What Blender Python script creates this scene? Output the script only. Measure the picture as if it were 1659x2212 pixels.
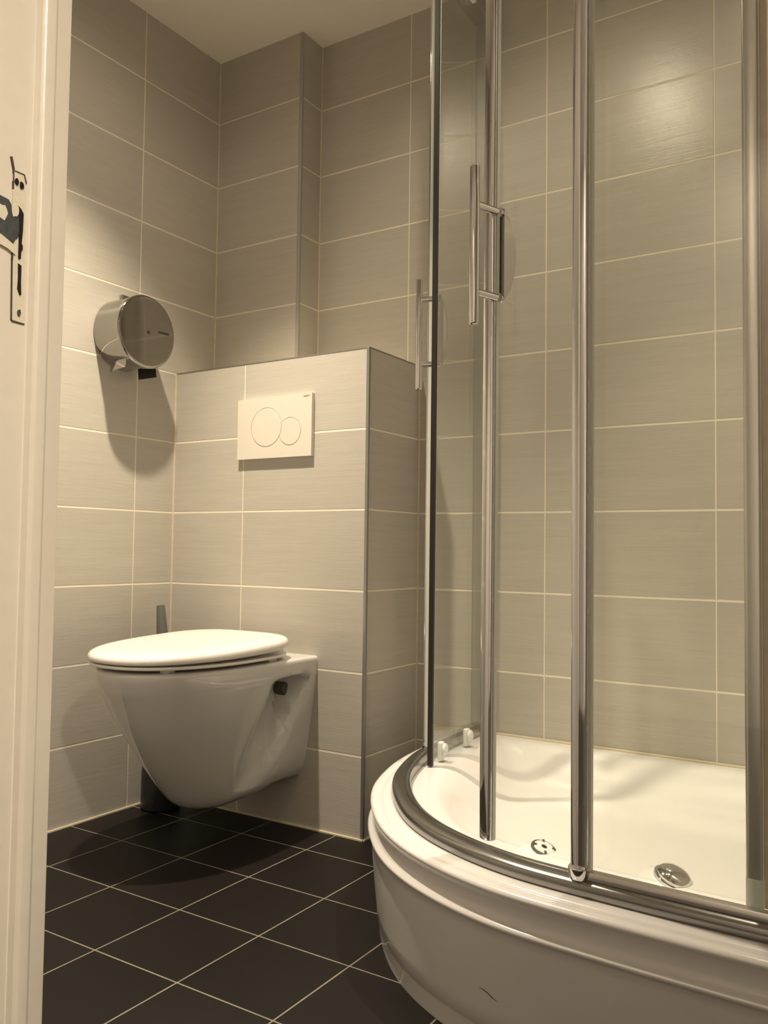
import bpy, bmesh, math, random
from mathutils import Vector, Matrix
random.seed(4)
PI = math.pi
for o in list(bpy.data.objects): bpy.data.objects.remove(o)
SC = bpy.context.scene
COL = SC.collection

# ------------------------------------------------------------------ camera
cam_d = bpy.data.cameras.new('camera'); cam = bpy.data.objects.new('camera', cam_d); COL.objects.link(cam)
yaw, pitch, roll = 0.5654, 0.0436, 0.0130
F = Vector((-math.sin(yaw)*math.cos(pitch), math.cos(yaw)*math.cos(pitch), math.sin(pitch)))
R0 = Vector((math.cos(yaw), math.sin(yaw), 0)); U0 = R0.cross(F)
R = R0*math.cos(roll) + U0*math.sin(roll); U = -R0*math.sin(roll) + U0*math.cos(roll)
M = Matrix((R, U, -F)).transposed().to_4x4(); M.translation = (1.814, -1.7322, 0.7025)
cam.matrix_world = M
cam_d.sensor_fit = 'VERTICAL'; cam_d.sensor_height = 36; cam_d.lens = 36*1838.74/2212
cam_d.clip_start = 0.02
SC.camera = cam

# ------------------------------------------------------------------ world, exposure, lights
SC.view_settings.view_transform = 'Standard'; SC.view_settings.look = 'None'
SC.view_settings.gamma = 1.0; SC.view_settings.use_curve_mapping = False
SC.view_settings.exposure = 0.0
W = bpy.data.worlds.new('world'); SC.world = W; W.use_nodes = True
W.node_tree.nodes['Background'].inputs[0].default_value = (0.9, 0.75, 0.5, 1)
W.node_tree.nodes['Background'].inputs[1].default_value = 0.02
WARM = (1.0, 0.85, 0.645)
CEIL = 2.191
LAMPS = [(0.45, -0.50, 190.0, 6.0, 84), (1.14, -0.48, 9.0, 20.0, 60), (1.46, -0.24, 95.0, 2.0, 62)]     # x, y, beam watts, spill watts; the last one is added to brighten the shower
SPOT_ANGLE = math.radians(86); SPOT_BLEND = 0.9
SPOT_RADIUS = 0.022
HALL_W = 225.0; HALL_REAR_W = 30.0
def lamp(name, loc, watts, angle=SPOT_ANGLE):
    d = bpy.data.lights.new(name, 'SPOT'); d.energy = watts; d.color = WARM
    d.spot_size = angle; d.spot_blend = SPOT_BLEND; d.shadow_soft_size = SPOT_RADIUS
    o = bpy.data.objects.new(name, d); o.location = loc; COL.objects.link(o); return o
HALL_POS = (2.60, -1.70, 2.30)
hl = bpy.data.lights.new('jamb_fill_light', 'SPOT'); hl.energy = HALL_W; hl.color = (1.0, 0.87, 0.70); hl.spot_size = math.radians(150); hl.spot_blend = 1.0; hl.shadow_soft_size = .04  # fill light added out of view to brighten the door jamb
hlo = bpy.data.objects.new('jamb_fill_light', hl); hlo.location = HALL_POS; COL.objects.link(hlo)

h2 = bpy.data.lights.new('hall_rear_fill_light', 'SPOT'); h2.energy = HALL_REAR_W; h2.color = (1.0, 0.86, 0.70); h2.spot_size = math.radians(150); h2.spot_blend = 1.0; h2.shadow_soft_size = .05  # unseen fill added to light the rear hall wall for chrome reflections
h2o = bpy.data.objects.new('hall_rear_fill_light', h2); h2o.location = (1.3, -2.75, 2.36); h2o.rotation_euler = (math.radians(-35), 0, 0); COL.objects.link(h2o)

# ------------------------------------------------------------------ materials
MATS = {}
def newmat(name):
    m = bpy.data.materials.new(name); m.use_nodes = True; MATS[name] = m
    nt = m.node_tree; return m, nt, nt.nodes['Principled BSDF']
def math_node(nt, op, a, b=None, c=None):
    n = nt.nodes.new('ShaderNodeMath'); n.operation = op
    for i, v in enumerate((a, b, c)):
        if v is None: continue
        if isinstance(v, (int, float)): n.inputs[i].default_value = v
        else: nt.links.new(v, n.inputs[i])
    return n.outputs[0]
def mixcol(nt, fac, a, b):
    n = nt.nodes.new('ShaderNodeMix'); n.data_type = 'RGBA'
    for s, v in ((n.inputs[0], fac), (n.inputs[6], a), (n.inputs[7], b)):
        if isinstance(v, (int, float)): s.default_value = v
        elif isinstance(v, tuple): s.default_value = v if len(v) == 4 else (*v, 1)
        else: nt.links.new(v, s)
    return n.outputs[2]
def noise(nt, vec, scale, detail=3, rough=.5):
    n = nt.nodes.new('ShaderNodeTexNoise'); n.inputs['Scale'].default_value = scale
    n.inputs['Detail'].default_value = detail; n.inputs['Roughness'].default_value = rough
    if vec is not None: nt.links.new(vec, n.inputs['Vector'])
    return n.outputs[0]
def bump(nt, h, strength, dist, bsdf):
    n = nt.nodes.new('ShaderNodeBump'); n.inputs['Strength'].default_value = strength; n.inputs['Distance'].default_value = dist
    nt.links.new(h, n.inputs['Height']); nt.links.new(n.outputs[0], bsdf.inputs['Normal'])
def world_pos(nt):
    g = nt.nodes.new('ShaderNodeNewGeometry'); s = nt.nodes.new('ShaderNodeSeparateXYZ')
    nt.links.new(g.outputs['Position'], s.inputs[0]); return g.outputs['Position'], s.outputs
def scaled(nt, vec, s):
    n = nt.nodes.new('ShaderNodeVectorMath'); n.operation = 'MULTIPLY'; nt.links.new(vec, n.inputs[0]); n.inputs[1].default_value = s
    return n.outputs[0]
def joint_mask(nt, coord, off, size, half):
    t = math_node(nt, 'DIVIDE', math_node(nt, 'SUBTRACT', coord, off), size)
    fr = math_node(nt, 'FRACT', t)
    d = math_node(nt, 'MULTIPLY', math_node(nt, 'MINIMUM', fr, math_node(nt, 'SUBTRACT', 1.0, fr)), size)
    mr = nt.nodes.new('ShaderNodeMapRange'); mr.inputs[1].default_value = half*0.75; mr.inputs[2].default_value = half*1.25
    mr.inputs[3].default_value = 1; mr.inputs[4].default_value = 0; nt.links.new(d, mr.inputs[0])
    return mr.outputs[0], math_node(nt, 'FLOOR', t)
TILE_A = (0.505, 0.476, 0.420); TILE_B = (0.440, 0.414, 0.364); GROUT = (0.84, 0.77, 0.63)
def wall_tile(name, axis, off, size=0.4):
    """grey stoneware 40 x 20 cm, fine horizontal streaks, light grout; axis 0 / 1 = horizontal world axis, None = no upright joints"""
    m, nt, b = newmat(name)
    pos, xyz = world_pos(nt)
    mz, iz = joint_mask(nt, xyz[2], 0.0, 0.1998, 0.0022)
    mask = mz; cell = iz
    if axis is not None:
        mh, ih = joint_mask(nt, xyz[axis], off, size, 0.0019)
        mask = math_node(nt, 'MAXIMUM', mz, mh)
        cell = math_node(nt, 'ADD', math_node(nt, 'MULTIPLY', iz, 7.31), math_node(nt, 'MULTIPLY', ih, 3.17))
    st = noise(nt, scaled(nt, pos, (9, 9, 420)), 1.0, 4, .6)
    st2 = noise(nt, scaled(nt, pos, (3.0, 3.0, 60)), 1.0, 3, .6)
    s = math_node(nt, 'ADD', math_node(nt, 'MULTIPLY', st, .6), math_node(nt, 'MULTIPLY', st2, .4))
    mr = nt.nodes.new('ShaderNodeMapRange'); mr.inputs[1].default_value = .32; mr.inputs[2].default_value = .68; nt.links.new(s, mr.inputs[0])
    wn = nt.nodes.new('ShaderNodeTexWhiteNoise'); wn.noise_dimensions = '1D'; nt.links.new(cell, wn.inputs['W'])
    base = mixcol(nt, mr.outputs[0], TILE_B, TILE_A)
    hs = nt.nodes.new('ShaderNodeHueSaturation'); nt.links.new(base, hs.inputs['Color'])
    nt.links.new(math_node(nt, 'ADD', .965, math_node(nt, 'MULTIPLY', wn.outputs['Value'], .07)), hs.inputs['Value'])
    gn = noise(nt, scaled(nt, pos, (14, 14, 14)), 1.0, 2)
    gcol = mixcol(nt, gn, (0.72, 0.65, 0.52), GROUT)
    nt.links.new(mixcol(nt, mask, hs.outputs[0], gcol), b.inputs['Base Color'])
    nt.links.new(math_node(nt, 'ADD', .27, math_node(nt, 'MULTIPLY', mask, .45)), b.inputs['Roughness'])
    b.inputs['Specular IOR Level'].default_value = 0.5
    h = math_node(nt, 'SUBTRACT', math_node(nt, 'MULTIPLY', s, .28), mask)
    bump(nt, h, .6, .0022, b)
    return m
T_LEFT = wall_tile('tile_left', 1, -0.1421)
T_CIST = wall_tile('tile_cistern', 0, 0.2637)
T_BACK = wall_tile('tile_back', 0, 0.6273, 0.3995)
T_PLAIN = wall_tile('tile_narrow', None, 0)

def floor_tile():
    m, nt, b = newmat('tile_floor')
    pos, xyz = world_pos(nt)
    mx, ix = joint_mask(nt, xyz[0], 0.3888, 0.1997, 0.0014)
    my, iy = joint_mask(nt, xyz[1], -0.1210, 0.1997, 0.0014)
    mask = math_node(nt, 'MAXIMUM', mx, my)
    cell = math_node(nt, 'ADD', math_node(nt, 'MULTIPLY', ix, 5.3), math_node(nt, 'MULTIPLY', iy, 9.7))
    wn = nt.nodes.new('ShaderNodeTexWhiteNoise'); wn.noise_dimensions = '1D'; nt.links.new(cell, wn.inputs['W'])
    col = mixcol(nt, wn.outputs['Value'], (0.0070, 0.0052, 0.0043), (0.0095, 0.0072, 0.0061))
    n2 = noise(nt, scaled(nt, pos, (30, 30, 30)), 1.0, 4)
    g = mixcol(nt, n2, (0.16, 0.145, 0.11), (0.30, 0.275, 0.215))
    nt.links.new(mixcol(nt, mask, col, g), b.inputs['Base Color'])
    n3 = noise(nt, scaled(nt, pos, (6, 6, 6)), 1.0, 3); b.inputs['Specular IOR Level'].default_value = .22
    nt.links.new(math_node(nt, 'ADD', math_node(nt, 'ADD', .42, math_node(nt, 'MULTIPLY', n3, .12)), math_node(nt, 'MULTIPLY', mask, .3)), b.inputs['Roughness'])
    bump(nt, math_node(nt, 'SUBTRACT', math_node(nt, 'MULTIPLY', n2, .1), mask), .3, .001, b)
    return m
T_FLOOR = floor_tile()

def plain(name, col, rough=.5, metal=0.0, spec=.5, coat=0.0, bs=0, bd=.001, bscale=40, var=0.0):
    m, nt, b = newmat(name)
    b.inputs['Base Color'].default_value = (*col, 1); b.inputs['Roughness'].default_value = rough
    b.inputs['Metallic'].default_value = metal; b.inputs['Specular IOR Level'].default_value = spec
    b.inputs['Coat Weight'].default_value = coat; b.inputs['Coat Roughness'].default_value = .08
    pos, xyz = world_pos(nt)
    n = noise(nt, scaled(nt, pos, (1, 1, 1)), bscale, 4)
    if bs: bump(nt, n, bs, bd, b)
    if var:
        nt.links.new(mixcol(nt, n, tuple(c*(1-var) for c in col), tuple(min(1, c*(1+var)) for c in col)), b.inputs['Base Color'])
    return m
CEILM = plain('ceiling_paint', (.78, .74, .66), .8, bs=.15, bscale=120)
HALLM = plain('hall_paint', (.68, .645, .60), .8, bs=.1, bscale=90)
HALLF = plain('hall_floor', (.03, .022, .018), .5)
CREAM = plain('cream_gloss_paint', (.82, .76, .66), .28, bs=.25, bd=.002, bscale=55, var=.03, coat=.3)
CREAMD = plain('aged_cream_paint', (.78, .72, .58), .4, bs=.3, bd=.001, bscale=300, var=.12)
CERAMIC = plain('white_ceramic', (.64, .63, .61), .12, coat=.8)
SEATM = plain('white_seat_plastic', (.84, .81, .77), .22)
PLATEM = plain('white_plate_plastic', (.66, .625, .55), .3)
RAILM = plain('rail_aluminium', (.31, .305, .295), .24, 1.0)
ACRYL = plain('white_acrylic', (.72, .705, .695), .2, coat=.35)
CHROME = plain('polished_chrome', (.72, .72, .735), .07, 1.0)
CHROMED = plain('dark_chrome', (.42, .41, .40), .10, 1.0)
SATIN = plain('satin_aluminium', (.68, .66, .64), .24, 1.0)
TRIMM = plain('grey_metal_trim', (.36, .36, .36), .38, .8)
GREYP2 = plain('satin_grey_profile', (.36, .345, .32), .45, .5)
TRIML = plain('pale_grey_trim', (.36, .345, .33), .45)
BLACK = plain('black_rubber', (.012, .010, .009), .5)
GREYP = plain('dull_grey_plastic', (.075, .07, .06), .4)
BLACKP = plain('black_plastic_and_shade', (.015, .015, .016), .3)
HOLE = plain('dark_hollow', (.01, .008, .006), .9)
CRACK = plain('brown_crack', (.085, .06, .045), .9)
WORN = plain('worn_grey_metal', (.10, .11, .11), .55, .6, bs=.5, bscale=200, var=.4)
CLEARP = plain('milky_plastic', (.72, .74, .70), .2)
CAULK = plain('silicone', (.66, .58, .44), .5, var=.15, bscale=60)
TANM = plain('scuff', (.12, .10, .09), .7)
GREYINK = plain('grey_print', (.25, .23, .20), .6)
STEEL = plain('polished_steel', (.40, .39, .37), .07, 1.0)
SEALM = plain('clear_seal', (.60, .62, .56), .25)
def emit(name, col, s):
    m, nt, b = newmat(name); b.inputs['Emission Color'].default_value = (*col, 1); b.inputs['Emission Strength'].default_value = s
    b.inputs['Base Color'].default_value = (.8, .8, .8, 1); return m
BULB = emit('lamp_glow', WARM, 20)
def glassmat():
    m = bpy.data.materials.new('clear_glass'); m.use_nodes = True; nt = m.node_tree; nt.nodes.clear()
    out = nt.nodes.new('ShaderNodeOutputMaterial'); mx = nt.nodes.new('ShaderNodeMixShader')
    tr = nt.nodes.new('ShaderNodeBsdfTransparent'); tr.inputs[0].default_value = (.975, .982, .966, 1)
    gl = nt.nodes.new('ShaderNodeBsdfGlossy'); gl.inputs[0].default_value = (1, 1, 1, 1); gl.inputs['Roughness'].default_value = .015
    lw = nt.nodes.new('ShaderNodeLayerWeight'); lw.inputs[0].default_value = .5
    p = math_node(nt, 'POWER', lw.outputs['Facing'], 5.0)
    f = math_node(nt, 'ADD', .035, math_node(nt, 'MULTIPLY', p, .9))
    nt.links.new(f, mx.inputs[0]); nt.links.new(tr.outputs[0], mx.inputs[1]); nt.links.new(gl.outputs[0], mx.inputs[2])
    nt.links.new(mx.outputs[0], out.inputs[0]); return m
GLASS = glassmat()

# ------------------------------------------------------------------ mesh helpers
def finish(name, bm, mat, parent=None, smooth=35, bevel=0, bseg=2, loc=None, subsurf=0, world=True):
    """link bm (world coordinates) as one mesh object; parents keep identity offsets"""
    bmesh.ops.recalc_face_normals(bm, faces=bm.faces)
    me = bpy.data.meshes.new(name)
    off = Vector((0, 0, 0))
    if parent is not None and world: off = parent_world(parent)
    if loc is not None: off = Vector(loc)
    bmesh.ops.translate(bm, verts=bm.verts, vec=-off)
    bm.to_mesh(me); bm.free()
    o = bpy.data.objects.new(name, me); COL.objects.link(o)
    if parent is not None: o.parent = parent; o['_w'] = list(parent_world(parent))
    elif loc is not None: o.location = off
    me.materials.append(mat)
    if bevel:
        md = o.modifiers.new('bevel', 'BEVEL'); md.width = bevel; md.segments = bseg; md.limit_method = 'ANGLE'; md.angle_limit = math.radians(35)
    if subsurf:
        md = o.modifiers.new('sub', 'SUBSURF'); md.levels = subsurf; md.render_levels = subsurf
    if smooth:
        for p in me.polygons: p.use_smooth = True
        if not subsurf:
            es = o.modifiers.new('edge', 'EDGE_SPLIT'); es.split_angle = math.radians(smooth)
    return o
def parent_world(p):
    v = Vector((0, 0, 0)); q = p
    while q is not None: v += q.location; q = q.parent
    return v
def box(bm, x0, x1, y0, y1, z0, z1):
    v = [bm.verts.new(c) for c in ((x0,y0,z0),(x1,y0,z0),(x1,y1,z0),(x0,y1,z0),(x0,y0,z1),(x1,y0,z1),(x1,y1,z1),(x0,y1,z1))]
    for f in ((0,1,2,3),(4,5,6,7),(0,1,5,4),(1,2,6,5),(2,3,7,6),(3,0,4,7)): bm.faces.new([v[i] for i in f])
    return v
def rot_box(bm, c, half, mat3):
    vs = box(bm, -half[0], half[0], -half[1], half[1], -half[2], half[2])
    for v in vs: v.co = mat3 @ v.co + Vector(c)
def frame_of(axis):
    a = Vector(axis).normalized(); t = Vector((0, 0, 1)) if abs(a.z) < .9 else Vector((1, 0, 0))
    u = a.cross(t).normalized(); w = a.cross(u).normalized(); return a, u, w
def lathe(bm, origin, axis, prof, seg=48, cap=True):
    """prof: list of (distance along axis, radius)"""
    a, u, w = frame_of(axis); O = Vector(origin); rings = []
    for d, r in prof:
        if r < 1e-6: rings.append([bm.verts.new(O + a*d)])
        else: rings.append([bm.verts.new(O + a*d + (u*math.cos(t) + w*math.sin(t))*r) for t in (2*PI*i/seg for i in range(seg))])
    for A, B in zip(rings, rings[1:]):
        for i in range(seg):
            j = (i+1) % seg
            if len(A) == 1 and len(B) == 1: continue
            if len(A) == 1: bm.faces.new((A[0], B[i], B[j]))
            elif len(B) == 1: bm.faces.new((A[i], A[j], B[0]))
            else: bm.faces.new((A[i], A[j], B[j], B[i]))
    if cap:
        for r in (rings[0], rings[-1]):
            if len(r) > 2: bm.faces.new(r)
def rod(bm, a, b, r, seg=24, round_ends=True):
    a, b = Vector(a), Vector(b); L = (b-a).length
    if round_ends:
        k = r*.35
        prof = [(0, 0), (0, r-k), (k*.3, r-k*.3), (k, r), (L-k, r), (L-k*.3, r-k*.3), (L, r-k), (L, 0)]
    else: prof = [(0, r), (L, r)]
    lathe(bm, a, b-a, prof, seg)
def prism(bm, pts, z0, z1):
    A = [bm.verts.new((x, y, z0)) for x, y in pts]; B = [bm.verts.new((x, y, z1)) for x, y in pts]
    n = len(pts)
    for i in range(n): bm.faces.new((A[i], A[(i+1) % n], B[(i+1) % n], B[i]))
    bm.faces.new(A); bm.faces.new(B)
def sweep(bm, path, prof, closed=True):
    """path: list of (P, N) 2-D point and inward normal; prof: list of (inset, z)"""
    rings = [[bm.verts.new((P[0]+N[0]*i, P[1]+N[1]*i, z)) for i, z in prof] for P, N in path]
    n = len(prof); m = n if closed else n-1
    for A, B in zip(rings, rings[1:]):
        for i in range(m):
            j = (i+1) % n; bm.faces.new((A[i], A[j], B[j], B[i]))
    if closed: bm.faces.new(rings[0]); bm.faces.new(rings[-1])
    return rings
def B(): return bmesh.new()
def thing(name, label, cat, loc=(0, 0, 0), group=None):
    o = bpy.data.objects.new(name, None); COL.objects.link(o); o.location = loc; o.empty_display_size = .05
    o['label'] = label; o['category'] = cat
    if group: o['group'] = group
    return o
def struct(name, bm, mat, **kw):
    o = finish(name, bm, mat, **kw); o['kind'] = 'structure'; return o

# ------------------------------------------------------------------ the room
YB, YCH, XE, XC, XR, YF = 0.2489, 0.154, 0.6661, 0.3200, 1.93, -1.20
XT = 1.735
HX0, HX1, HY0, HH = 0.1, 3.0, -3.2, 2.42
DX0, DX1, DH = 1.095, 1.90, 2.06
b = B(); box(b, -.1, XR+.1, YF-.005, YB+.1, -.1, 0); struct('floor', b, T_FLOOR, smooth=0)
b = B(); box(b, -.1, XR+.1, YF, YB+.1, CEIL, CEIL+.08); struct('ceiling', b, CEILM, smooth=0)
b = B(); box(b, -.1, 0, YF, YB+.1, 0, CEIL); struct('wall_left', b, T_LEFT, smooth=0)
b = B(); box(b, 0, XR+.1, YB, YB+.1, 0, CEIL); struct('wall_back', b, T_BACK, smooth=0)
b = B(); box(b, XR, XR+.1, YF, -.72, 0, CEIL); box(b, XT, XR+.1, -.72, YB, 0, CEIL); struct('wall_right', b, T_LEFT, smooth=0)
b = B(); box(b, 0, DX0-.045, YF-.11, YF, 0, CEIL); box(b, DX1+.045, HX1, YF-.11, YF, 0, CEIL); box(b, DX0-.045, DX1+.045, YF-.11, YF, DH+.045, CEIL)
struct('wall_front', b, HALLM, smooth=0)
b = B(); box(b, 0, XC-.006, YCH, YB, 1.2, CEIL); box(b, XC-.006, XC, YCH+.006, YB, 1.2, CEIL); struct('wall_corner_shaft', b, T_PLAIN, smooth=0)
b = B(); box(b, 0, XE-.006, 0, YB, 0, 1.198); struct('wall_cistern_box', b, T_CIST, smooth=0)
b = B(); box(b, XE-.006, XE, .006, YB, 0, 1.198); struct('wall_cistern_box_side', b, T_PLAIN, smooth=0)
b = B(); box(b, XE-.0075, XE+.0008, -.0010, .0070, 0, 1.2005); struct('trim_1', b, TRIMM, smooth=0, bevel=.0015)
b = B(); box(b, 0, XE, -.0008, .0035, 1.1975, 1.2005); box(b, XE-.0035, XE+.0006, 0, YB, 1.1975, 1.2005); struct('trim_2', b, TRIMM, smooth=0)
b = B(); box(b, XC-.010, XC+.0008, YCH-.0010, YCH+.0075, 1.2, CEIL); struct('trim_3', b, TRIML, smooth=0, bevel=.002)
# cove lines of grout in the inner corners
def grout_line(name, *bx):
    b = B(); box(b, *bx); struct(name, b, CAULK, smooth=0)
grout_line('trim_4', 0, .003, -.003, 0, 0, 1.2)
grout_line('trim_5', 0, .003, YCH-.003, YCH, 1.2, CEIL)
grout_line('trim_6', XC, XC+.003, YB-.003, YB, 1.2, CEIL)
grout_line('trim_7', XE, XE+.003, YB-.003, YB, 0, 1.2)
b = B(); box(b, 0, .004, YF, 0, 0, .004); box(b, .004, XE, -.004, 0, 0, .004); box(b, XE, XE+.004, 0, YB, 0, .004); struct('trim_8', b, CAULK, smooth=0)
# hall behind the doorway
b = B(); box(b, HX0, HX1, HY0, YF-.005, -.1, -.001); struct('floor_hall', b, HALLF, smooth=0)
b = B(); box(b, HX0, HX1, HY0, YF-.11, HH, HH+.1); box(b, HX0, HX1, YF-.11, YF, CEIL, HH+.1); struct('ceiling_hall', b, HALLM, smooth=0)
b = B(); box(b, HX0, HX1, HY0-.1, HY0, 0, HH); struct('wall_hall_rear', b, HALLM, smooth=0)
b = B(); box(b, HX0-.1, HX0, HY0, YF-.11, 0, HH); struct('wall_hall_left', b, HALLM, smooth=0)
b = B(); box(b, HX1, HX1+.1, HY0, YF, 0, HH); struct('wall_hall_right', b, HALLM, smooth=0)

# door frame with strike plate
JX = DX0
def jamb_profile(x, sgn):
    pts = [(-.045, 0), (0, 0), (0, -.018), (.006, -.0205), (.0085, -.024), (.0085, -.034), (.006, -.0375), (0, -.040), (-.001, -.062), (-.001, -.110), (-.006, -.114), (-.045, -.114)]
    return [(x + sgn*px, YF + .002 + py) for px, py in pts]
b = B(); prism(b, jamb_profile(DX0, 1), 0, DH); prism(b, jamb_profile(DX1, -1), 0, DH)
box(b, DX0-.045, DX1+.045, YF-.112, YF+.002, DH, DH+.045)
frame = struct('door_1', b, CREAM, smooth=25, bevel=.0015)


def flat(name, poly, t, mat, parent, x):
    """thin outline in the y-z plane standing on the face at x, thickness t"""
    bm = B()
    A = [bm.verts.new((x, y, z)) for y, z in poly]; C = [bm.verts.new((x+t, y, z)) for y, z in poly]
    n = len(poly)
    for i in range(n): bm.faces.new((A[i], A[(i+1) % n], C[(i+1) % n], C[i]))
    bm.faces.new(A); bm.faces.new(C)
    return finish(name, bm, mat, parent, smooth=0)
def rag(cy, cz, ry, rz, n=14, j=.25, seed=1):
    r = random.Random(seed)
    return [(cy + ry*math.cos(2*PI*i/n)*(1-j*r.random()), cz + rz*math.sin(2*PI*i/n)*(1-j*r.random())) for i in range(n)]
JF = DX0 - .0008
sp = flat('strike_plate', [(-1.2545, .9125), (-1.2415, .9120), (-1.2405, .914), (-1.2445, 1.050), (-1.2465, 1.053), (-1.2570, 1.053), (-1.2580, 1.050)], .0012, CREAMD, frame, JF)
sp['label'] = 'chipped cream-painted metal strike plate'
gap = B()
for y0, z0, y1, z1, w in ((-1.2548, .9122, -1.2560, .968, .0005), (-1.2560, .968, -1.2555, .985, .0007), (-1.2545, .9118, -1.2412, .9112, .0006), (-1.2555, 1.0538, -1.2460, 1.0538, .0005), (-1.2462, 1.0538, -1.2438, 1.046, .0007), (-1.260, 1.066, -1.2570, 1.054, .0009), (-1.2573, 1.054, -1.2572, 1.036, .0006)):
    a = Vector((JF, y0, z0)); c = Vector((JF, y1, z1)); d = (c-a).normalized(); n = Vector((0, -d.z, d.y))*w
    vs = [gap.verts.new(p + Vector((dx, 0, 0))) for dx in (0, .0016) for p in (a-n, a+n, c+n, c-n)]
    for f in ((0, 1, 2, 3), (4, 5, 6, 7), (0, 1, 5, 4), (1, 2, 6, 5), (2, 3, 7, 6), (3, 0, 4, 7)): gap.faces.new([vs[i] for i in f])
o = finish('paint_crack', gap, CRACK, sp, smooth=0)
def spart(name, poly, t, mat, lab=None):
    o = flat(name, poly, t, mat, sp, JF+.0009)
    if lab: o['label'] = lab
spart('strike_lip', [(-1.2760, 1.026), (-1.262, 1.024), (-1.2545, 1.014), (-1.2500, 1.012), (-1.2495, 1.002), (-1.2510, .992), (-1.2560, .985), (-1.268, .989), (-1.2760, .992)], .0014, WORN, 'worn bare grey metal lip')
o = flat('paint_remnant', rag(-1.2685, 1.010, .0062, .0085, 12, .3, 3), .0004, CREAMD, sp, JF+.0024)
o = flat('paint_remnant', [(-1.276, .9915), (-1.266, .988), (-1.256, .9835), (-1.2535, .989), (-1.2525, .980), (-1.2535, .974), (-1.262, .978), (-1.276, .981)], .0006, CREAMD, sp, JF+.0020)
o = flat('paint_remnant', rag(-1.2555, 1.016, .0045, .008, 12, .3, 9), .0004, CREAMD, sp, JF+.0026)
spart('latch_hole', [(-1.2525, 1.0215), (-1.2495, 1.0195), (-1.2465, 1.0155), (-1.2468, .998), (-1.2478, .985), (-1.2480, .972), (-1.2500, .972), (-1.2500, .985), (-1.2505, 1.005)], .0020, HOLE)
spart('bolt_slot', [(-1.2500, .9670), (-1.2470, .9655), (-1.2470, .9500), (-1.2463, .938), (-1.2475, .9375), (-1.2500, .9430), (-1.2495, .953)], .0018, HOLE)
spart('screw', rag(-1.2490, 1.0425, .0026, .0042, 9, .35, 5), .0018, HOLE)
spart('screw', rag(-1.2545, 1.0440, .0024, .0038, 9, .5, 8), .0018, HOLE)
spart('screw', rag(-1.2480, .9830, .0024, .0045, 9, .35, 6), .0018, HOLE)
spart('screw', rag(-1.2475, .9205, .0018, .0040, 9, .4, 7), .0018, WORN)

# ------------------------------------------------------------------ shower tray, 90 cm quadrant
KN = [(.800, .2480), (.8015, .15), (.805, .05), (.816, -.06), (.834, -.15), (.872, -.265), (.912, -.345), (.965, -.423), (1.035, -.503), (1.115, -.565), (1.198, -.607), (1.272, -.632), (1.342, -.646), (1.441, -.653), (1.54, -.657), (1.64, -.659), (1.7345, -.660)]
def catmull(K, n=14):
    out = []
    P = [Vector(K[0])*2 - Vector(K[1])] + [Vector(k) for k in K] + [Vector(K[-1])*2 - Vector(K[-2])]
    for i in range(1, len(P)-2):
        a, b_, c, d = P[i-1:i+3]
        for k in range(n):
            t = k/n
            out.append(.5*((2*b_) + (c-a)*t + (2*a-5*b_+4*c-d)*t*t + (3*b_-a-3*c+d)*t**3))
    out.append(P[-2]); return out
raw = catmull(KN)
for _ in range(30): raw = [raw[0]] + [(raw[i-1]+raw[i]*2+raw[i+1])/4 for i in range(1, len(raw)-1)] + [raw[-1]]
NP = 240
cum = [0]
for p, q in zip(raw, raw[1:]): cum.append(cum[-1] + (q-p).length)
LEN = cum[-1]
def base_at(s):
    s = max(0, min(LEN, s)); i = 0
    import bisect
    i = min(len(raw)-2, max(0, bisect.bisect_right(cum, s)-1))
    t = (s-cum[i])/(cum[i+1]-cum[i]); return raw[i].lerp(raw[i+1], t)
def frame_at(s):
    e = .02; T = (base_at(s+e)-base_at(s-e)).normalized()
    if s < e: T = Vector((0, -1))
    if s > LEN-e: T = Vector((1, 0))
    return base_at(s), Vector((-T.y, T.x)), T
PATH = [(lambda r: ((r[0].x, r[0].y), (r[1].x, r[1].y)))(frame_at(LEN*i/NP)) for i in range(NP+1)]
def sub(s0, s1, n=60): return [(lambda r: ((r[0].x, r[0].y), (r[1].x, r[1].y)))(frame_at(s0+(s1-s0)*i/n)) for i in range(n+1)]
def s_in(x, y, ins): return min((LEN*i/2000 for i in range(2001)), key=lambda s: (base_at(s)+frame_at(s)[1]*ins-Vector((x, y))).length)
def s_near(x, y): return min((LEN*i/2000 for i in range(2001)), key=lambda s: (base_at(s)-Vector((x, y))).length)

tray = thing('shower_tray', 'white acrylic quarter-round shower tray with stepped curved skirt, standing on the dark floor tiles', 'shower tray', (1.3, -.1, 0))
skirt = [(.0200, 0), (.0170, .030), (.0160, .0350), (.0140, .0370), (.0120, .060), (.0080, .100), (.0045, .140), (.0025, .168), (.0015, .1800), (-.0010, .1830), (-.0036, .1855), (-.0044, .1880), (-.0036, .1905), (-.0008, .1925), (.0030, .1940), (.0060, .197), (.0078, .204), (.0078, .214), (.0060, .2225), (.0025, .2275), (.0002, .2300), (-.0002, .2325), (.0012, .2355), (.0045, .2378), (.0090, .2390), (.0150, .2392), (.0195, .2386), (.0210, .2376), (.0225, .2390), (.0250, .2408), (.0320, .2415), (.0400, .2415)]
b = B(); sweep(b, PATH, skirt, closed=False)
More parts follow.
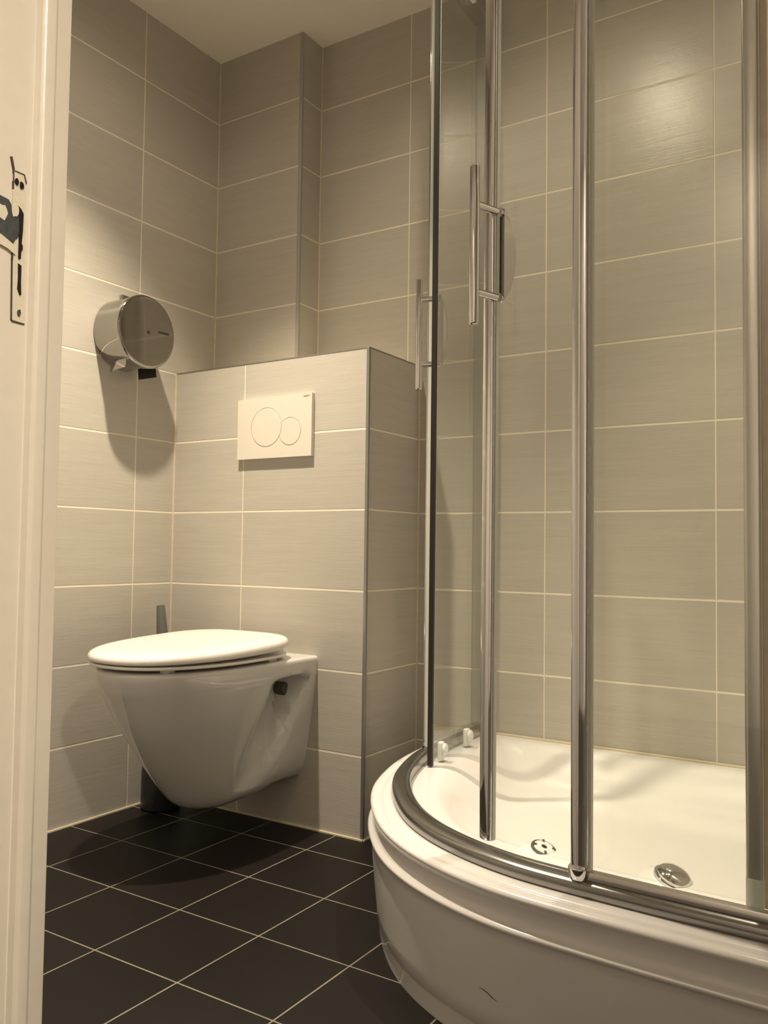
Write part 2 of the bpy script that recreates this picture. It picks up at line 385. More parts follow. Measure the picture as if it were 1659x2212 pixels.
# basin: rings shrinking towards the middle
loop = [Vector((P[0]+N[0]*.04, P[1]+N[1]*.04)) for P, N in PATH]
loop[0].y = YB-.0006; loop[-1].x = XT-.0006
side = [Vector((XT-.0006, loop[-1].y + (YB-.0006-loop[-1].y)*k/50)) for k in range(1, 51)] + [Vector((XT-.0006 + (loop[0].x-XT+.0006)*k/60, YB-.0006)) for k in range(1, 60)]
full = loop + side
CTR = Vector((1.36, -.10))
def dcurve(p): return min((p.x-P[0])*N[0]+(p.y-P[1])*N[1] if (Vector(P)-p).length < .6 else 9 for P, N in PATH[::3])
def sm(x, a, b_):
    t = max(0, min(1, (x-a)/(b_-a))); return t*t*t*(t*(6*t-15)+10)
ZF = .168
def basin_z(p):
    d1 = min((p-Vector(P)).length for P, N in PATH[::2]); d2 = YB-p.y; d3 = XT-p.x
    t1 = max(1e-3, (d1-.100)/.175); t2 = max(1e-3, (d2-.014)/.15); t3 = max(1e-3, (d3-.014)/.15)
    t = (t1**-3+t2**-3+t3**-3)**(-1/3)
    return .2415 - (.2415-ZF)*sm(t, 0, .95)
rings = [[b.verts.new((p.x, p.y, .2415)) for p in full]]
NR = 64
for r in range(1, NR):
    f = 1-(r/NR)
    ring = []
    for p in full:
        q = CTR.lerp(p, f); ring.append(b.verts.new((q.x, q.y, basin_z(q))))
    rings.append(ring)
for A, C in zip(rings, rings[1:]):
    n = len(A)
    for i in range(n): b.faces.new((A[i], A[(i+1) % n], C[(i+1) % n], C[i]))
cv = b.verts.new((CTR.x, CTR.y, basin_z(CTR)))
for i in range(len(full)): b.faces.new((rings[-1][i], rings[-1][(i+1) % len(full)], cv))
bmesh.ops.remove_doubles(b, verts=b.verts, dist=.0003)
finish('tray_body', b, ACRYL, tray, smooth=60)
b = B(); box(b, .80, XT, YB-.005, YB-.0004, .2400, .2470); finish('sealant_line', b, CAULK, tray, smooth=0, bevel=.002)
def on_basin(x, y):
    p = Vector((x, y)); e = .01
    z = basin_z(p); nx = (basin_z(Vector((x-e, y)))-basin_z(Vector((x+e, y))))/(2*e); ny = (basin_z(Vector((x, y-e)))-basin_z(Vector((x, y+e))))/(2*e)
    return Vector((x, y, z)), Vector((nx, ny, 1)).normalized()
# massage jet: white disc with notched dark ring
JP, JN = on_basin(1.232, -.268)
JN = Vector((.36, -.10, 1)).normalized(); JP.z += .001
b = B(); lathe(b, JP-JN*.006, JN, [(-.012, .045), (-.002, .036), (.003, .0265), (.0062, .0236), (.0062, 0)], 48); finish('jet_boss', b, ACRYL, tray, smooth=60)
b = B(); lathe(b, JP-JN*.006, JN, [(.0055, .0235), (.009, .0235), (.0105, .0225), (.0105, .0205), (.007, .0200), (.0055, 0)], 40); jet = finish('jet', b, GREYP, tray)
jet['label'] = 'round massage jet with a dark rim'
b = B(); lathe(b, JP-JN*.001, JN, [(0, .0195), (.006, .0190), (.0075, .0175), (.0080, .0060), (.0060, .0050), (.0060, 0)], 40); finish('jet_face', b, ACRYL, jet)
b = B(); lathe(b, JP+JN*.0052, JN, [(0, .0044), (.0016, .0044), (.0016, 0)], 20); finish('nozzle', b, HOLE, jet)
a_, u_, w_ = frame_of(JN)
b = B()
for k in range(4):
    t = k*PI/2+.5; d = u_*math.cos(t)+w_*math.sin(t); e = JN.cross(d)
    rot_box(b, JP+JN*.0068+d*.0172, (.0030, .0020, .0013), Matrix((d, e, JN)).transposed())
finish('notch', b, GREYP, jet, smooth=0)
# domed chrome drain cover
DP, DN = on_basin(1.462, -.282)
DN = Vector((.36, -.10, 1)).normalized(); DP.z += .003
b = B(); lathe(b, DP-DN*.006, DN, [(-.016, .055), (-.003, .045), (.001, .036), (.0042, .0326), (.0042, 0)], 48); finish('drain_boss', b, ACRYL, tray, smooth=60)
b = B(); lathe(b, DP-DN*.010, DN, [(.007, .0325), (.010, .0325), (.013, .0320), (.0135, .0285), (.0135, 0)], 48); dr = finish('drain', b, CHROME, tray); dr['label'] = 'round chrome drain with a domed cover'
b = B(); lathe(b, DP+DN*.003, DN, [(0, .0285), (.005, .0282), (.010, .0240), (.0135, .0160), (.0150, .008), (.0153, 0)], 48); finish('drain_cover', b, CHROME, dr)
# scuffs on the skirt
def on_skirt(x_, z, out=.0004):
    s = s_near(x_, -.6); P, N, T = frame_at(s)
    prof = sorted([(zz, ii) for ii, zz in skirt[:10]])
    for (z0, i0), (z1, i1) in zip(prof, prof[1:]):
        if z0 <= z <= z1: ii = i0+(i1-i0)*(z-z0)/(z1-z0); break
    q = P+N*(ii-out); return Vector((q.x, q.y, z))
b = B(); pts = [(1.286, .0905, .0003), (1.293, .0902, .0008), (1.301, .0880, .0011), (1.307, .0850, .0012), (1.312, .0835, .0005), (1.318, .0825, .0003)]
up = [b.verts.new(on_skirt(x_, z+h)) for x_, z, h in pts]; dn = [b.verts.new(on_skirt(x_, z-h)) for x_, z, h in pts]
for i in range(len(pts)-1): b.faces.new((up[i], up[i+1], dn[i+1], dn[i]))
o = finish('scuff_mark', b, TANM, tray, smooth=0)

# ------------------------------------------------------------------ shower enclosure (fixed frame) and its two sliding doors
ENC = thing('shower_enclosure', 'curved chrome-framed shower enclosure with two fixed glass panels, standing on the tray rim', 'shower enclosure', (1.3, -.1, .2415))
R0_, R1_ = .040, .074
railp = [(R0_+.0015, .2422), (R0_, .2450), (R0_, .2520), (R0_+.0008, .2560), (R0_+.0030, .2590), (R0_+.0080, .2615), (R0_+.0150, .2635), (R0_+.0205, .2645), (R0_+.0215, .2662), (R0_+.0245, .2664), (R0_+.0255, .2645), (R0_+.0310, .2635), (R1_, .2615), (R1_+.001, .2450), (R1_, .2422)]
b = B(); sweep(b, PATH, railp); o = finish('bottom_rail', b, RAILM, ENC, smooth=30)
TOPZ = 2.075
topp = [(R0_-.002, TOPZ), (R0_-.004, TOPZ+.010), (R0_-.004, TOPZ+.034), (R0_, TOPZ+.040), (R1_+.002, TOPZ+.040), (R1_+.004, TOPZ+.030), (R1_+.004, TOPZ)]
b = B(); sweep(b, PATH, topp); finish('top_rail', b, SATIN, ENC, smooth=30)
GF, GD = .0585, .090          # insets of the fixed and of the sliding glass
def pane(name, s0, s1, ins, z0, z1, parent, t=.005, n=50):
    b = B(); sweep(b, sub(s0, s1, n), [(ins-t/2, z0), (ins-t/2, z1), (ins+t/2, z1), (ins+t/2, z0)])
    return finish(name, b, GLASS, parent, smooth=30)
def profile_at(name, s, poly, z0, z1, mat, parent, smooth=30, bevel=0):
    """upright extrusion; poly in (along path, inset) coordinates"""
    P, N, T = frame_at(s); b = B()
    prism(b, [(P.x+T.x*a+N.x*i, P.y+T.y*a+N.y*i) for a, i in poly], z0, z1)
    return finish(name, b, mat, parent, smooth=smooth, bevel=bevel)
sFA = s_in(.873, -.055, .058); sFB = s_in(1.416, -.588, .058); sDA = s_in(.925, -.125, .09); sDB = s_in(1.243, -.537, .09); sDBt = s_in(1.632, -.569, .09)
g = pane('fixed_glass', .02, sFA, GF, .262, TOPZ+.004, ENC)
g = pane('fixed_glass', sFB, LEN-.02, GF, .262, TOPZ+.004, ENC)
def rnd_post(w, d, i0, n=14):
    """half-round outside, flat inside"""
    pts = [(w/2*math.cos(PI*k/n), i0 - d*math.sin(PI*k/n)**.8) for k in range(n+1)]
    return pts + [(-w/2, i0+.006), (w/2, i0+.006)]
def flat_post(w, d, i0, n=5):
    """flat front with rounded edges"""
    r = w*.24; pts = [(w/2, i0+.006)]
    for k in range(n+1):
        t = PI/2*k/n; pts.append((w/2-r+r*math.cos(t), i0-d+r*.9-r*.9*math.sin(t)))
    pts.append((0, i0-d-.0009))
    for k in range(n+1):
        t = PI/2*(n-k)/n; pts.append((-(w/2-r+r*math.cos(t)), i0-d+r*.9-r*.9*math.sin(t)))
    pts.append((-w/2, i0+.006)); return pts
for s0_, s1_ in ((.012, sFA+.006), (sFB-.004, LEN-.012)):
    b = B(); sweep(b, sub(s0_, s1_, 60), [(GF-.0085, .2625), (GF-.0090, .2690), (GF-.0070, .2725), (GF-.0035, .2735), (GF+.0035, .2735), (GF+.0060, .2700), (GF+.0060, .2625)]); finish('glazing_channel', b, SATIN, ENC, smooth=40)
for s, w in ((sFA, .017), (sFB, .025)):
    o = profile_at('post', s, flat_post(w, .010, GF-.001), .272 if s == sFB else .264, TOPZ+.002, CHROME, ENC, smooth=50)
    P, N, T = frame_at(s)
    b = B(); q = P+N*(GF-.004)
    lathe(b, (q.x, q.y, .2560 if s == sFB else .252), (0, 0, 1), [(0, .004), (.002, .008), (.006, .0125*w/.025+.001), (.012, .0155*w/.025), (.020, .0160*w/.025), (.0215, .0150*w/.025), (.0215, 0)], 28); finish('foot_cap', b, CHROME, ENC)
    profile_at('glazing_strip', s, [(w/2-.0005, GF-.006), (w/2+.003, GF-.004), (w/2+.003, GF+.004), (w/2-.0005, GF+.006)], .266, TOPZ, SEALM, ENC, smooth=0)
for s in (.012, LEN-.012):
    profile_at('wall_profile', s, [(-.0115, R0_), (.0115, R0_), (.0125, R0_+.004), (.0125, R1_+.002), (.0115, R1_+.006), (-.0115, R1_+.006)], .2418, TOPZ+.04, GREYP2, ENC, smooth=0, bevel=.0015)

def sliding_door(label, s_lead, s_trail, black_seal, zb, zt, hz0, hz1, st):
    P, N, T = frame_at(s_lead); sg = 1 if s_trail > s_lead else -1
    d = thing('sliding_door', label, 'shower door', (P.x+N.x*GD, P.y+N.y*GD, zb))
    pane('door_glass', s_lead, s_trail, GD, zb+.003, zt, d)
    if black_seal:
        o = profile_at('edge_seal', s_lead, [(-.0015*sg, GD-.0055), (-.0115*sg, GD-.0050), (-.0115*sg, GD+.0050), (-.0015*sg, GD+.0055)], zb, zt, BLACK, d, smooth=0)
        o['label'] = 'black magnetic seal strip'
        profile_at('seal_holder', s_lead, [(.008*sg, GD-.0040), (-.0015*sg, GD-.0065), (-.0015*sg, GD+.0065), (.008*sg, GD+.0040)], zb, zt, SEALM, d, smooth=0)
    else:
        o = profile_at('leading_profile', s_lead, [(a*sg, i) for a, i in flat_post(.0235, .008, GD-.002)], zb, zt, CHROME, d, smooth=50)
        profile_at('edge_seal', s_lead, [(-.0118*sg, GD-.004), (-.0145*sg, GD-.003), (-.0145*sg, GD+.003), (-.0118*sg, GD+.004)], zb, zt, BLACK, d, smooth=0)
        profile_at('seal_holder', s_lead, [(.0120*sg, GD-.003), (.0135*sg, GD-.003), (.0135*sg, GD+.003), (.0120*sg, GD+.003)], zb, zt, SEALM, d, smooth=0)
        P2, N2, T2 = frame_at(s_lead)
        profile_at('end_cap', s_lead, [(a*sg, i) for a, i in rnd_post(.0245, .008, GD-.002)], zb-.001, zb+.032, CLEARP, d, smooth=50)
    if not black_seal:
        profile_at('trailing_profile', s_trail, [(a, i) for a, i in flat_post(.022, .008, GD-.002)], zb+.036, zt, SATIN, d, smooth=50)
        profile_at('end_cap', s_trail, [(a, i) for a, i in rnd_post(.023, .009, GD-.002)], zb+.001, zb+.036, CLEARP, d, smooth=50)
        profile_at('seal_holder', s_trail, [(.011, GD-.003), (.019, GD-.002), (.019, GD+.002), (.011, GD+.003)], zb, zt, CAULK, d, smooth=0)
    else:
        profile_at('trailing_profile', s_trail, [(-.006, GD-.004), (.006, GD-.004), (.006, GD+.005), (-.006, GD+.005)], zb+.012, zt, SEALM, d, smooth=0)
    # handle: round bar on two stubs outside, flat bar and bow inside
    hs = s_lead + sg*(.026 if black_seal else .014); P, N, T = frame_at(hs)
    def pt(a, i, z): return Vector((P.x+T.x*a+N.x*i, P.y+T.y*a+N.y*i, z))
    ho = GD - (.043 if black_seal else .050)
    b = B(); rod(b, pt(0, ho, hz0), pt(0, ho, hz1), .0078, 28); h = finish('handle', b, CHROME, d, smooth=50)
    for z in st:
        b = B(); rod(b, pt(0, ho, z), pt(0, GD-.003, z), .0062, 20, False); finish('stub', b, CHROME, h, smooth=50)
        b = B(); lathe(b, pt(0, GD+.0025, z), (N.x, N.y, 0), [(0, .008), (.004, .008), (.006, .006), (.006, 0)], 20); finish('stub_cap', b, CHROME, h)
    zc, hh = (st[0]+st[1])/2, abs(st[1]-st[0])/2 + .004
    b = B(); ptsO = []; ptsI = []
    n = 24
    for k in range(n+1):
        t = -1+2*k/n; bul = (.015 if black_seal else .026)*(1-t*t)**.8
        ptsO.append((GD+.006+bul, zc+hh*t)); ptsI.append((GD+.006+max(0, bul-.004)*.9, zc+hh*t))
    rows = []
    for i_, z in ptsO: rows.append(i_)
    for w0 in (0,):
        L = [[b.verts.new(pt(a, i_, z)) for a in (-.009, .009)] for i_, z in ptsO]
        K = [[b.verts.new(pt(a, GD+.0055, z)) for a in (-.009, .009)] for i_, z in ptsI]
        for A, C in zip(L, L[1:]): b.faces.new((A[0], A[1], C[1], C[0]))
        for A, C in zip(K, K[1:]): b.faces.new((A[0], A[1], C[1], C[0]))
        for side_ in (0, 1):
            for k in range(n): b.faces.new((L[k][side_], L[k+1][side_], K[k+1][side_], K[k][side_]))
    o = finish('inner_grip', b, SATIN if black_seal else CHROMED, d, smooth=40); o['label'] = 'bow-shaped grip on the inner side'
    # rollers top and bottom
    for s_ in (s_lead + sg*.055, s_trail - sg*(.16 if black_seal else .055)):
        P, N, T = frame_at(s_)
        def pt2(a, i, z): return Vector((P.x+T.x*a+N.x*i, P.y+T.y*a+N.y*i, z))
        nx = Vector((N.x, N.y, 0)); tx = Vector((T.x, T.y, 0))
        for top in ((0, 1) if black_seal else (1,)):
            z = zb+.020 if not top else TOPZ-.018
            b = B(); rot_box(b, pt2(0, GD+.009, z), (.009, .006, .020), Matrix((tx, nx, Vector((0, 0, 1)))).transposed())
            r_ = finish('roller_bracket', b, CLEARP, d, smooth=30, bevel=.003, bseg=3)
            b = B(); lathe(b, pt2(0, GD+.0145, z+(.004 if not top else 0)), nx, [(0, .011), (.002, .013), (.006, .013), (.008, .010), (.009, .004), (.009, 0)], 28); finish('wheel', b, CLEARP if not top else CHROMED, r_)
    return d
dA = sliding_door('curved glass sliding door slid back along the left side, with a black seal on its edge', sDA, .015, True, .245, TOPZ-.004, 1.056, 1.304, (1.2565, 1.111))
dB = sliding_door('curved glass sliding door at the front, between the wide chrome leading profile and the far right profile', sDB, sDBt, False, .2645, TOPZ-.004, 1.045, 1.292, (1.232, 1.096))

# ------------------------------------------------------------------ hand shower on the back wall, only its edge in the frame
sh = thing('hand_shower', 'round hand shower head with nozzles by the tiled back wall', 'shower head', (1.61, YB-.06, .93))
hc = Vector((1.592, YB-.060, .925)); hn = Vector((-.15, -1, -.12)).normalized()
b = B(); lathe(b, hc, hn, [(-.022, 0), (-.022, .018), (-.016, .034), (-.006, .047), (.002, .049), (.005, .047), (.005, 0)], 48); finish('head_shell', b, SATIN, sh)
a_, u_, w_ = frame_of(hn); b = B()
for rr, nn in ((.042, 26), (.034, 20), (.026, 15), (.018, 10), (.009, 6)):
    for k in range(nn):
        q = hc+hn*.005+(u_*math.cos(2*PI*k/nn)+w_*math.sin(2*PI*k/nn))*rr; lathe(b, q, hn, [(0, .0019), (.0016, .0013), (.0016, 0)], 8)
o = finish('nozzles', b, BLACKP, sh); o['kind'] = 'stuff'
b = B(); rod(b, hc-hn*.014, hc+Vector((.045, .022, -.17)), .011, 20); finish('grip', b, CHROME, sh)
b = B(); box(b, 1.602, 1.640, YB-.050, YB, .790, .830); finish('wall_bracket', b, CHROME, sh, bevel=.004)

# ------------------------------------------------------------------ wall-hung toilet
TX = .345
toilet = thing('toilet', 'white wall-hung toilet with a closed lid, on the cistern wall', 'toilet', (TX, 0, .09))
SEC = [  # z, front, ym, half width, wall half width, back, recess
    (.0885, -.250, -.215, .022, .02, -.160, 0), (.0895, -.263, -.205, .046, .045, -.130, 0), (.0930, -.275, -.200, .064, .066, -.095, 0), (.1000, -.286, -.200, .078, .085, -.055, 0),
    (.1080, -.296, -.195, .087, .100, -.025, 0), (.1180, -.305, -.195, .094, .114, -.008, 0), (.1300, -.315, -.195, .100, .125, 0, .004), (.1540, -.334, -.200, .108, .138, 0, .012), (.1850, -.358, -.205, .117, .146, 0, .021),
    (.2150, -.381, -.212, .125, .151, 0, .030), (.2500, -.405, -.222, .134, .156, 0, .044), (.2850, -.429, -.232, .144, .161, 0, .057), (.3200, -.450, -.240, .154, .166, 0, .069), (.3500, -.466, -.248, .162, .170, 0, .079),
    (.3720, -.477, -.250, .167, .173, 0, .082), (.3800, -.482, -.252, .169, .174, 0, .064), (.3860, -.485, -.252, .170, .175, 0, .026), (.3910, -.487, -.254, .171, .176, 0, .007), (.3960, -.489, -.256, .172, .176, 0, 0), (.4070, -.493, -.260, .173, .177, 0, 0), (.4200, -.497, -.260, .174, .178, 0, 0),
    (.4270, -.497, -.260, .174, .178, 0, 0), (.4310, -.4945, -.260, .1715, .1755, 0, 0), (.4325, -.490, -.260, .168, .171, 0, 0)]
def halfw(y, sec):
    z, f, ym, w, wp, bk, rec = sec
    if y <= ym:
        t = min(1, max(0, (ym-y)/(ym-f))); h = w*(1-t**2.15)**(1/2.15)
    else:
        t = (y-ym)/max(1e-6, bk-ym); h = w+(wp-w)*t*t
        if bk < 0: h *= math.sqrt(max(0, 1-(t**3)*.55))
    fl = -.030 - .10*(max(0, .37-z)/.26)**1.2
    g1 = sm(y, fl-.150, fl-.055)*(1-sm(y, fl-.016, fl))
    return max(.004, h-rec*g1)
b = B(); rings = []; NS = 44
for sec in SEC:
    f, ym, bk = sec[1], sec[2], sec[5]
    ys = [ym-(ym-f)*math.cos(PI/2*k/24) for k in range(25)] + [ym+(bk-ym)*k/(NS-24) for k in range(1, NS-24)]
    ys += [bk]
    ys = sorted(set(round(y, 6) for y in ys))
    while len(ys) < NS+1: ys.append(bk)
    ring = [b.verts.new((TX, f, sec[0]))] + [b.verts.new((TX+halfw(y, sec), y, sec[0])) for y in ys[1:]] + [b.verts.new((TX-halfw(y, sec), y, sec[0])) for y in reversed(ys[1:])]
    rings.append(ring)
for A, C in zip(rings, rings[1:]):
    n = len(A)
    for i in range(n): b.faces.new((A[i], A[(i+1) % n], C[(i+1) % n], C[i]))
b.faces.new(rings[0])
# open bowl: rim, then the hollow inside
def inner_ring(n, a, yb, yf, z):
    ym = yb-(yb-yf)*.42; out = []
    src = rings[-1]
    for v in src:
        t = math.atan2((v.co.y-ym)/(yb-yf), (v.co.x-TX)/(2*a)); c, s = math.cos(t), math.sin(t)
        out.append(b.verts.new((TX+a*math.copysign(abs(c)**.9, c), ym+((yb-ym) if s > 0 else (ym-yf))*math.copysign(abs(s)**.9, s), z)))
    return out
last = rings[-1]
for a, yb_, yf_, z in ((.125, -.105, -.445, .4325), (.120, -.110, -.440, .425), (.115, -.125, -.425, .36), (.085, -.15, -.38, .27), (.045, -.20, -.32, .22)):
    cur_ = inner_ring(len(last), a, yb_, yf_, z)
    for i in range(len(last)): b.faces.new((last[i], last[(i+1) % len(last)], cur_[(i+1) % len(last)], cur_[i]))
    last = cur_
b.faces.new(last)
bmesh.ops.remove_doubles(b, verts=b.verts, dist=.00005)
o = finish('bowl', b, CERAMIC, toilet, smooth=50)
def egg(z, a, yb, yf, n=96, p=2.25, sq=3.2):
    """outline: round front, squarer back"""
    ym = yb-(yb-yf)*.42; pts = []
    for k in range(n):
        t = 2*PI*k/n; c, s = math.cos(t), math.sin(t)
        e = sq if s > 0 else p
        x = a*math.copysign(abs(c)**(2/e), c); y = (yb-ym)*abs(s)**(2/e) if s > 0 else -(ym-yf)*abs(s)**(2/e)
        pts.append((TX+x, ym+y, z))
    return pts
def shell(levels):
    b = B(); R_ = [[b.verts.new(p) for p in L] for L in levels]
    for A, C in zip(R_, R_[1:]):
        for i in range(len(A)): b.faces.new((A[i], A[(i+1) % len(A)], C[(i+1) % len(A)], C[i]))
    b.faces.new(R_[0]); b.faces.new(R_[-1]); return b
def eg(z, ins, a=.182, yb=-.040, yf=-.513): return egg(z, a-ins, yb-ins, yf+ins)
def tilt(L, k=.040):   # the lid rises towards its hinge
    return [(x, y, z + (y+.513)*k) for x, y, z in L]
def torus_shell(levels):
    b = B(); R_ = [[b.verts.new(p) for p in L] for L in levels]; R_.append(R_[0])
    for A, C in zip(R_, R_[1:]):
        for i in range(len(A)): b.faces.new((A[i], A[(i+1) % len(A)], C[(i+1) % len(A)], C[i]))
    return b
seat = finish('seat', torus_shell([eg(.4402, .008), eg(.4404, .006), eg(.4412, .0045), eg(.4440, .0035), eg(.4468, .0045), eg(.4475, .007), egg(.4472, .120, -.11, -.445), egg(.4404, .118, -.112, -.443)]), SEATM, toilet, smooth=50)
lid = finish('lid', shell([tilt(eg(.4502, .0070), .02), tilt(eg(.4504, .0035), .02), tilt(eg(.4518, .0010), .025), tilt(eg(.4555, 0), .03), tilt(eg(.4605, .0008)), tilt(eg(.4650, .0040)), tilt(eg(.4680, .010)), tilt(eg(.4698, .020)), tilt(eg(.4712, .040)), tilt(eg(.4722, .080)), tilt(eg(.4727, .13))]), SEATM, toilet, smooth=60)
for sx in (-1, 1):
    b = B(); rod(b, (TX+sx*.078-.02, -.046, .443), (TX+sx*.078+.02, -.046, .443), .0085, 20); finish('hinge', b, SATIN, toilet)
    b = B(); rod(b, (TX+sx*.060, -.047, .350), (TX+sx*.118, -.047, .350), .0165, 28); finish('bolt_cap', b, GREYP, toilet)
for sx in (-1, 1):
    for yy in (-.15, -.43):
        b = B(); rot_box(b, (TX+sx*(.150 if yy > -.3 else .10), yy, .4364), (.008, .014, .0040), Matrix.Identity(3)); finish('buffer', b, CLEARP, toilet)

# ------------------------------------------------------------------ flush plate
fp = thing('flush_plate', 'cream-white flush plate with two round buttons, on the wall above the toilet', 'flush plate', (.3755, 0, 1.0195))
PX0, PX1, PZ0, PZ1, PT = .2505, .5005, .938, 1.0995, .012
cA, rA, cB, rB = (.3505, 1.0200), .0510, (.4300, 1.0045), .0355
def yplate_obj(name, poly, y0, y1, mat, parent, bev=.0012, ins=.001):
    b = B(); A = [b.verts.new((x, y0, z)) for x, z in poly]; C = [b.verts.new((x, y1, z)) for x, z in poly]
    n = len(poly)
    for i in range(n): b.faces.new((A[i], A[(i+1) % n], C[(i+1) % n], C[i]))
    b.faces.new(A); b.faces.new(C)
    return finish(name, b, mat, parent, smooth=0, bevel=bev)
# cover: built as a front face with the two-circle opening bridged, so the buttons sit in a real groove
def two_circles(ra, rb, n=60):
    """union outline of the two buttons"""
    ax, az = cA; bx, bz = cB; d = math.hypot(bx-ax, bz-az); th = math.atan2(bz-az, bx-ax)
    ka = math.acos(max(-1, min(1, (d*d+ra*ra-rb*rb)/(2*d*ra)))); kb = math.acos(max(-1, min(1, (d*d+rb*rb-ra*ra)/(2*d*rb))))
    pts = [(ax+ra*math.cos(th+ka+(2*PI-2*ka)*k/n), az+ra*math.sin(th+ka+(2*PI-2*ka)*k/n)) for k in range(n+1)]
    pts += [(bx+rb*math.cos(th+PI+kb+(2*PI-2*kb)*k/n), bz+rb*math.sin(th+PI+kb+(2*PI-2*kb)*k/n)) for k in range(1, n)]
    return pts
hole = two_circles(rA+.0012, rB+.0012); n = len(hole)
b = B()
Hf = [b.verts.new((x, -PT, z)) for x, z in hole]; Hb = [b.verts.new((x, -PT+.004, z)) for x, z in hole]
for i in range(n):
    j = (i+1) % n
    b.faces.new((Hb[i], Hb[j], Hf[j], Hf[i]))
Rf = [b.verts.new((x, -PT, z)) for x, z in ((PX0, PZ0), (PX1, PZ0), (PX1, PZ1), (PX0, PZ1))]; Rb = [b.verts.new((x, -.0004, z)) for x, z in ((PX0, PZ0), (PX1, PZ0), (PX1, PZ1), (PX0, PZ1))]
for i in range(4): b.faces.new((Rf[i], Rf[(i+1) % 4], Rb[(i+1) % 4], Rb[i]))
b.faces.new(Rb)
b.edges.ensure_lookup_table()
bmesh.ops.triangle_fill(b, use_beauty=True, use_dissolve=False, edges=[e for e in b.edges if all(abs(v.co.y+PT) < 1e-7 for v in e.verts)])
bmesh.ops.triangle_fill(b, use_beauty=True, use_dissolve=False, edges=[e for e in b.edges if all(abs(v.co.y+PT-.004) < 1e-7 for v in e.verts)])
finish('cover', b, PLATEM, fp, smooth=20)
for nm, c, r, cut in (('large_button', cA, rA, None), ('small_button', cB, rB, (cA, rA+.0010))):
    pts = []
    for k in range(96):
        t = 2*PI*k/96; x, z = c[0]+r*math.cos(t), c[1]+r*math.sin(t)
        if cut:
            dd = math.hypot(x-cut[0][0], z-cut[0][1])
            if dd < cut[1]: x, z = cut[0][0]+(x-cut[0][0])*cut[1]/dd, cut[0][1]+(z-cut[0][1])*cut[1]/dd
        pts.append((x, z))
    yplate_obj(nm, pts, -PT-.0004, -PT+.0042, PLATEM, fp, bev=.0006)
tc = bpy.data.curves.new('logo', 'FONT'); tc.body = 'GEBERIT'; tc.size = .0062; tc.extrude = .0001; tc.align_x = 'RIGHT'
to = bpy.data.objects.new('logo_src', tc); COL.objects.link(to)
bpy.context.view_layer.update()
me = bpy.data.meshes.new_from_object(to.evaluated_get(bpy.context.evaluated_depsgraph_get())); bpy.data.objects.remove(to)
for v in me.vertices: v.co = Vector((.495 + v.co.x*.95, -PT-.0003 - v.co.z, 1.0905 + v.co.y)) - Vector(fp.location)
me.materials.append(GREYINK); lo = bpy.data.objects.new('logo', me); COL.objects.link(lo); lo.parent = fp
lo['label'] = 'tiny grey maker wordmark'

# ------------------------------------------------------------------ paper dispenser
DY, DZ, DR = -.200, 1.264, .0940
pd = thing('paper_dispenser', 'round polished steel toilet paper dispenser, on the left wall', 'paper dispenser', (0, DY, DZ))
b = B(); lathe(b, (.001, DY, DZ), (1, 0, 0), [(0, DR-.002), (.0015, DR), (.083, DR), (.083, DR-.004), (.083, 0)], 96); o = finish('drum', b, STEEL, pd, smooth=30)
b = B(); lathe(b, (.083, DY, DZ), (1, 0, 0), [(0, DR+.0018), (.011, DR+.0022), (.0135, DR+.0018), (.0155, DR+.0002), (.0165, DR-.002), (.0168, DR-.006), (.0172, 0)], 96)
cov = finish('front_cover', b, STEEL, pd, smooth=30)
b = B(); lathe(b, (.0990, DY+.003, DZ), (1, 0, 0), [(0, .0048), (.0018, .0048), (.0018, 0)], 20)
o = finish('keyhole', b, HOLE, cov, smooth=0)
b = B(); sl = [(DY+.040-.002, DZ+.006), (DY+.073, DZ+.0065), (DY+.0755, DZ+.0085), (DY+.073, DZ+.0112), (DY+.040, DZ+.0110), (DY+.0365, DZ+.0085)]
A = [b.verts.new((.0990, y, z)) for y, z in sl]; C = [b.verts.new((.1010, y, z)) for y, z in sl]
for i in range(6): b.faces.new((A[i], A[(i+1) % 6], C[(i+1) % 6], C[i]))
b.faces.new(A); b.faces.new(C); finish('viewing_slot', b, HOLE, cov, smooth=0)
b = B(); box(b, .0006, .012, DY-.012, DY+.055, DZ+.080, DZ+.110); finish('mounting_bracket', b, CHROMED, pd, smooth=0, bevel=.001)
# outlet under the drum: back lip, side cheek and dark opening
def quad_solid(b, P, t):
    n_ = (Vector(P[1])-Vector(P[0])).cross(Vector(P[2])-Vector(P[0])).normalized()*t
    A = [b.verts.new(p) for p in P]; C = [b.verts.new(Vector(p)+n_) for p in P]; k = len(P)
    for i in range(k): b.faces.new((A[i], A[(i+1) % k], C[(i+1) % k], C[i]))
    b.faces.new(A); b.faces.new(C)
zt_ = DZ-DR
b = B(); quad_solid(b, [(.022, DY-.050, zt_+.022), (.080, DY-.050, zt_+.022), (.080, DY-.054, zt_-.006), (.022, DY-.054, zt_-.014)], .0015); finish('tear_edge', b, STEEL, pd, smooth=0)
b = B(); quad_solid(b, [(.012, DY+.046, zt_+.022), (.080, DY+.046, zt_+.022), (.080, DY+.051, zt_-.015), (.012, DY+.051, zt_-.015)], .0015); finish('tear_edge', b, BLACKP, pd, smooth=0)  # second flap coloured black for the shade on its inner side
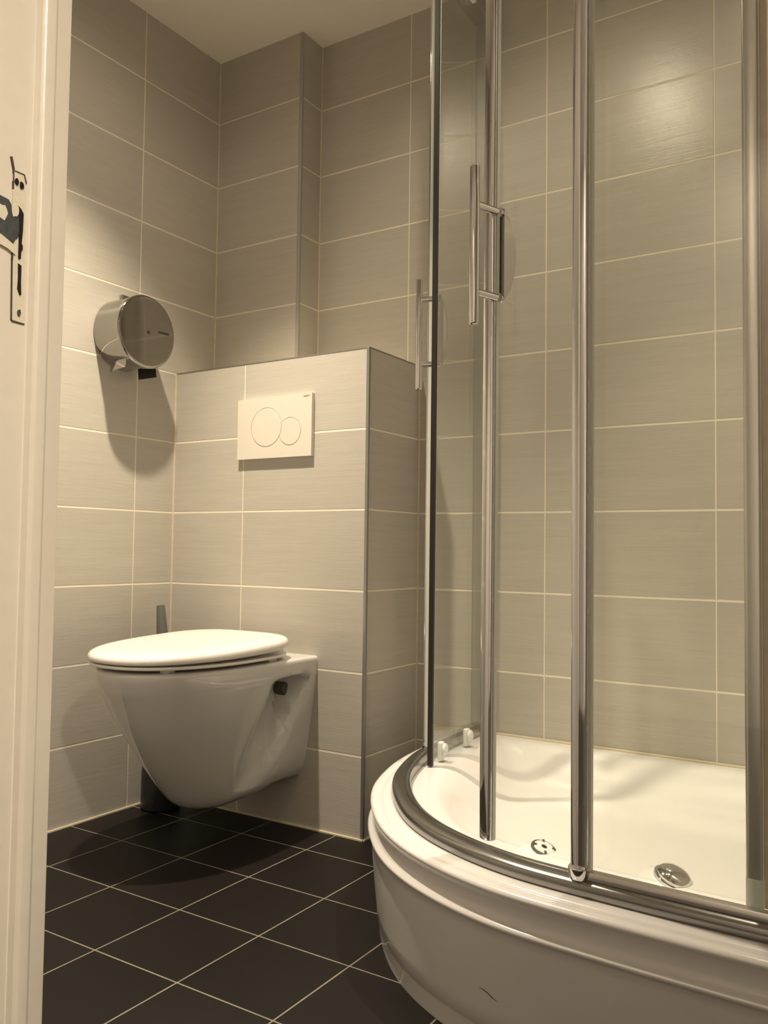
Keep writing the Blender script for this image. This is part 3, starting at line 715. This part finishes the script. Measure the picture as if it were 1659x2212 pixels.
b = B(); quad_solid(b, [(.012, DY-.048, zt_+.014), (.078, DY-.048, zt_+.014), (.078, DY+.044, zt_+.014), (.012, DY+.044, zt_+.014)], .0015); finish('paper_opening', b, HOLE, pd, smooth=0)

# ------------------------------------------------------------------ toilet brush
tb = thing('toilet_brush', 'grey toilet brush handle rising from a black holder behind the toilet', 'toilet brush', (.075, -.085, 0))
hx, hy = .068, -.085
b = B(); lathe(b, (hx, hy, .0005), (0, 0, 1), [(0, .050), (.004, .053), (.10, .052), (.125, .049), (.13, .045), (.13, .020), (.13, 0)], 40); finish('holder', b, BLACKP, tb)
hb = B(); top = Vector((.066, -.100, .545)); bot = Vector((.092, -.080, .10)); dd = (top-bot); L_ = dd.length
lathe(hb, bot, dd, [(0, .012), (.05, .014), (L_*.55, .0185), (L_*.8, .0155), (L_-.006, .0112), (L_-.002, .0104), (L_-.002, .0090), (L_-.004, .0086), (L_-.006, 0)], 28)
ho_ = finish('handle', hb, plain('grey_satin_plastic', (.16, .165, .16), .3, .4), tb)
b = B(); lathe(b, top-dd.normalized()*.006, dd, [(0, .0064), (.002, .0060), (.003, .003), (.003, 0)], 16); finish('handle_plug', b, SATIN, tb)

# ------------------------------------------------------------------ recessed ceiling lamps
for i, (x, y, w, ws, an) in enumerate(LAMPS):
    t = thing('ceiling_spotlight', ('recessed ceiling spotlight above the toilet', 'recessed ceiling spotlight above the shower edge', 'recessed ceiling spotlight out of view, added to brighten the shower')[i], 'spotlight', (x, y, CEIL), 'recessed ceiling spotlights')
    b = B(); lathe(b, (x, y, CEIL), (0, 0, -1), [(0, .045), (.003, .044), (.005, .040), (.005, .032), (.0005, .030), (0, .045)], 40, cap=False); finish('trim_ring', b, SATIN, t)
    b = B(); lathe(b, (x, y, CEIL-.0006), (0, 0, -1), [(0, .029), (.0015, .027), (.0022, 0)], 32); finish('lens', b, BULB, t)
    lamp('spot_lamp', (x, y, CEIL-.030), w, math.radians(an)); lamp('spill_lamp', (x, y, CEIL-.030), ws, math.radians(168))
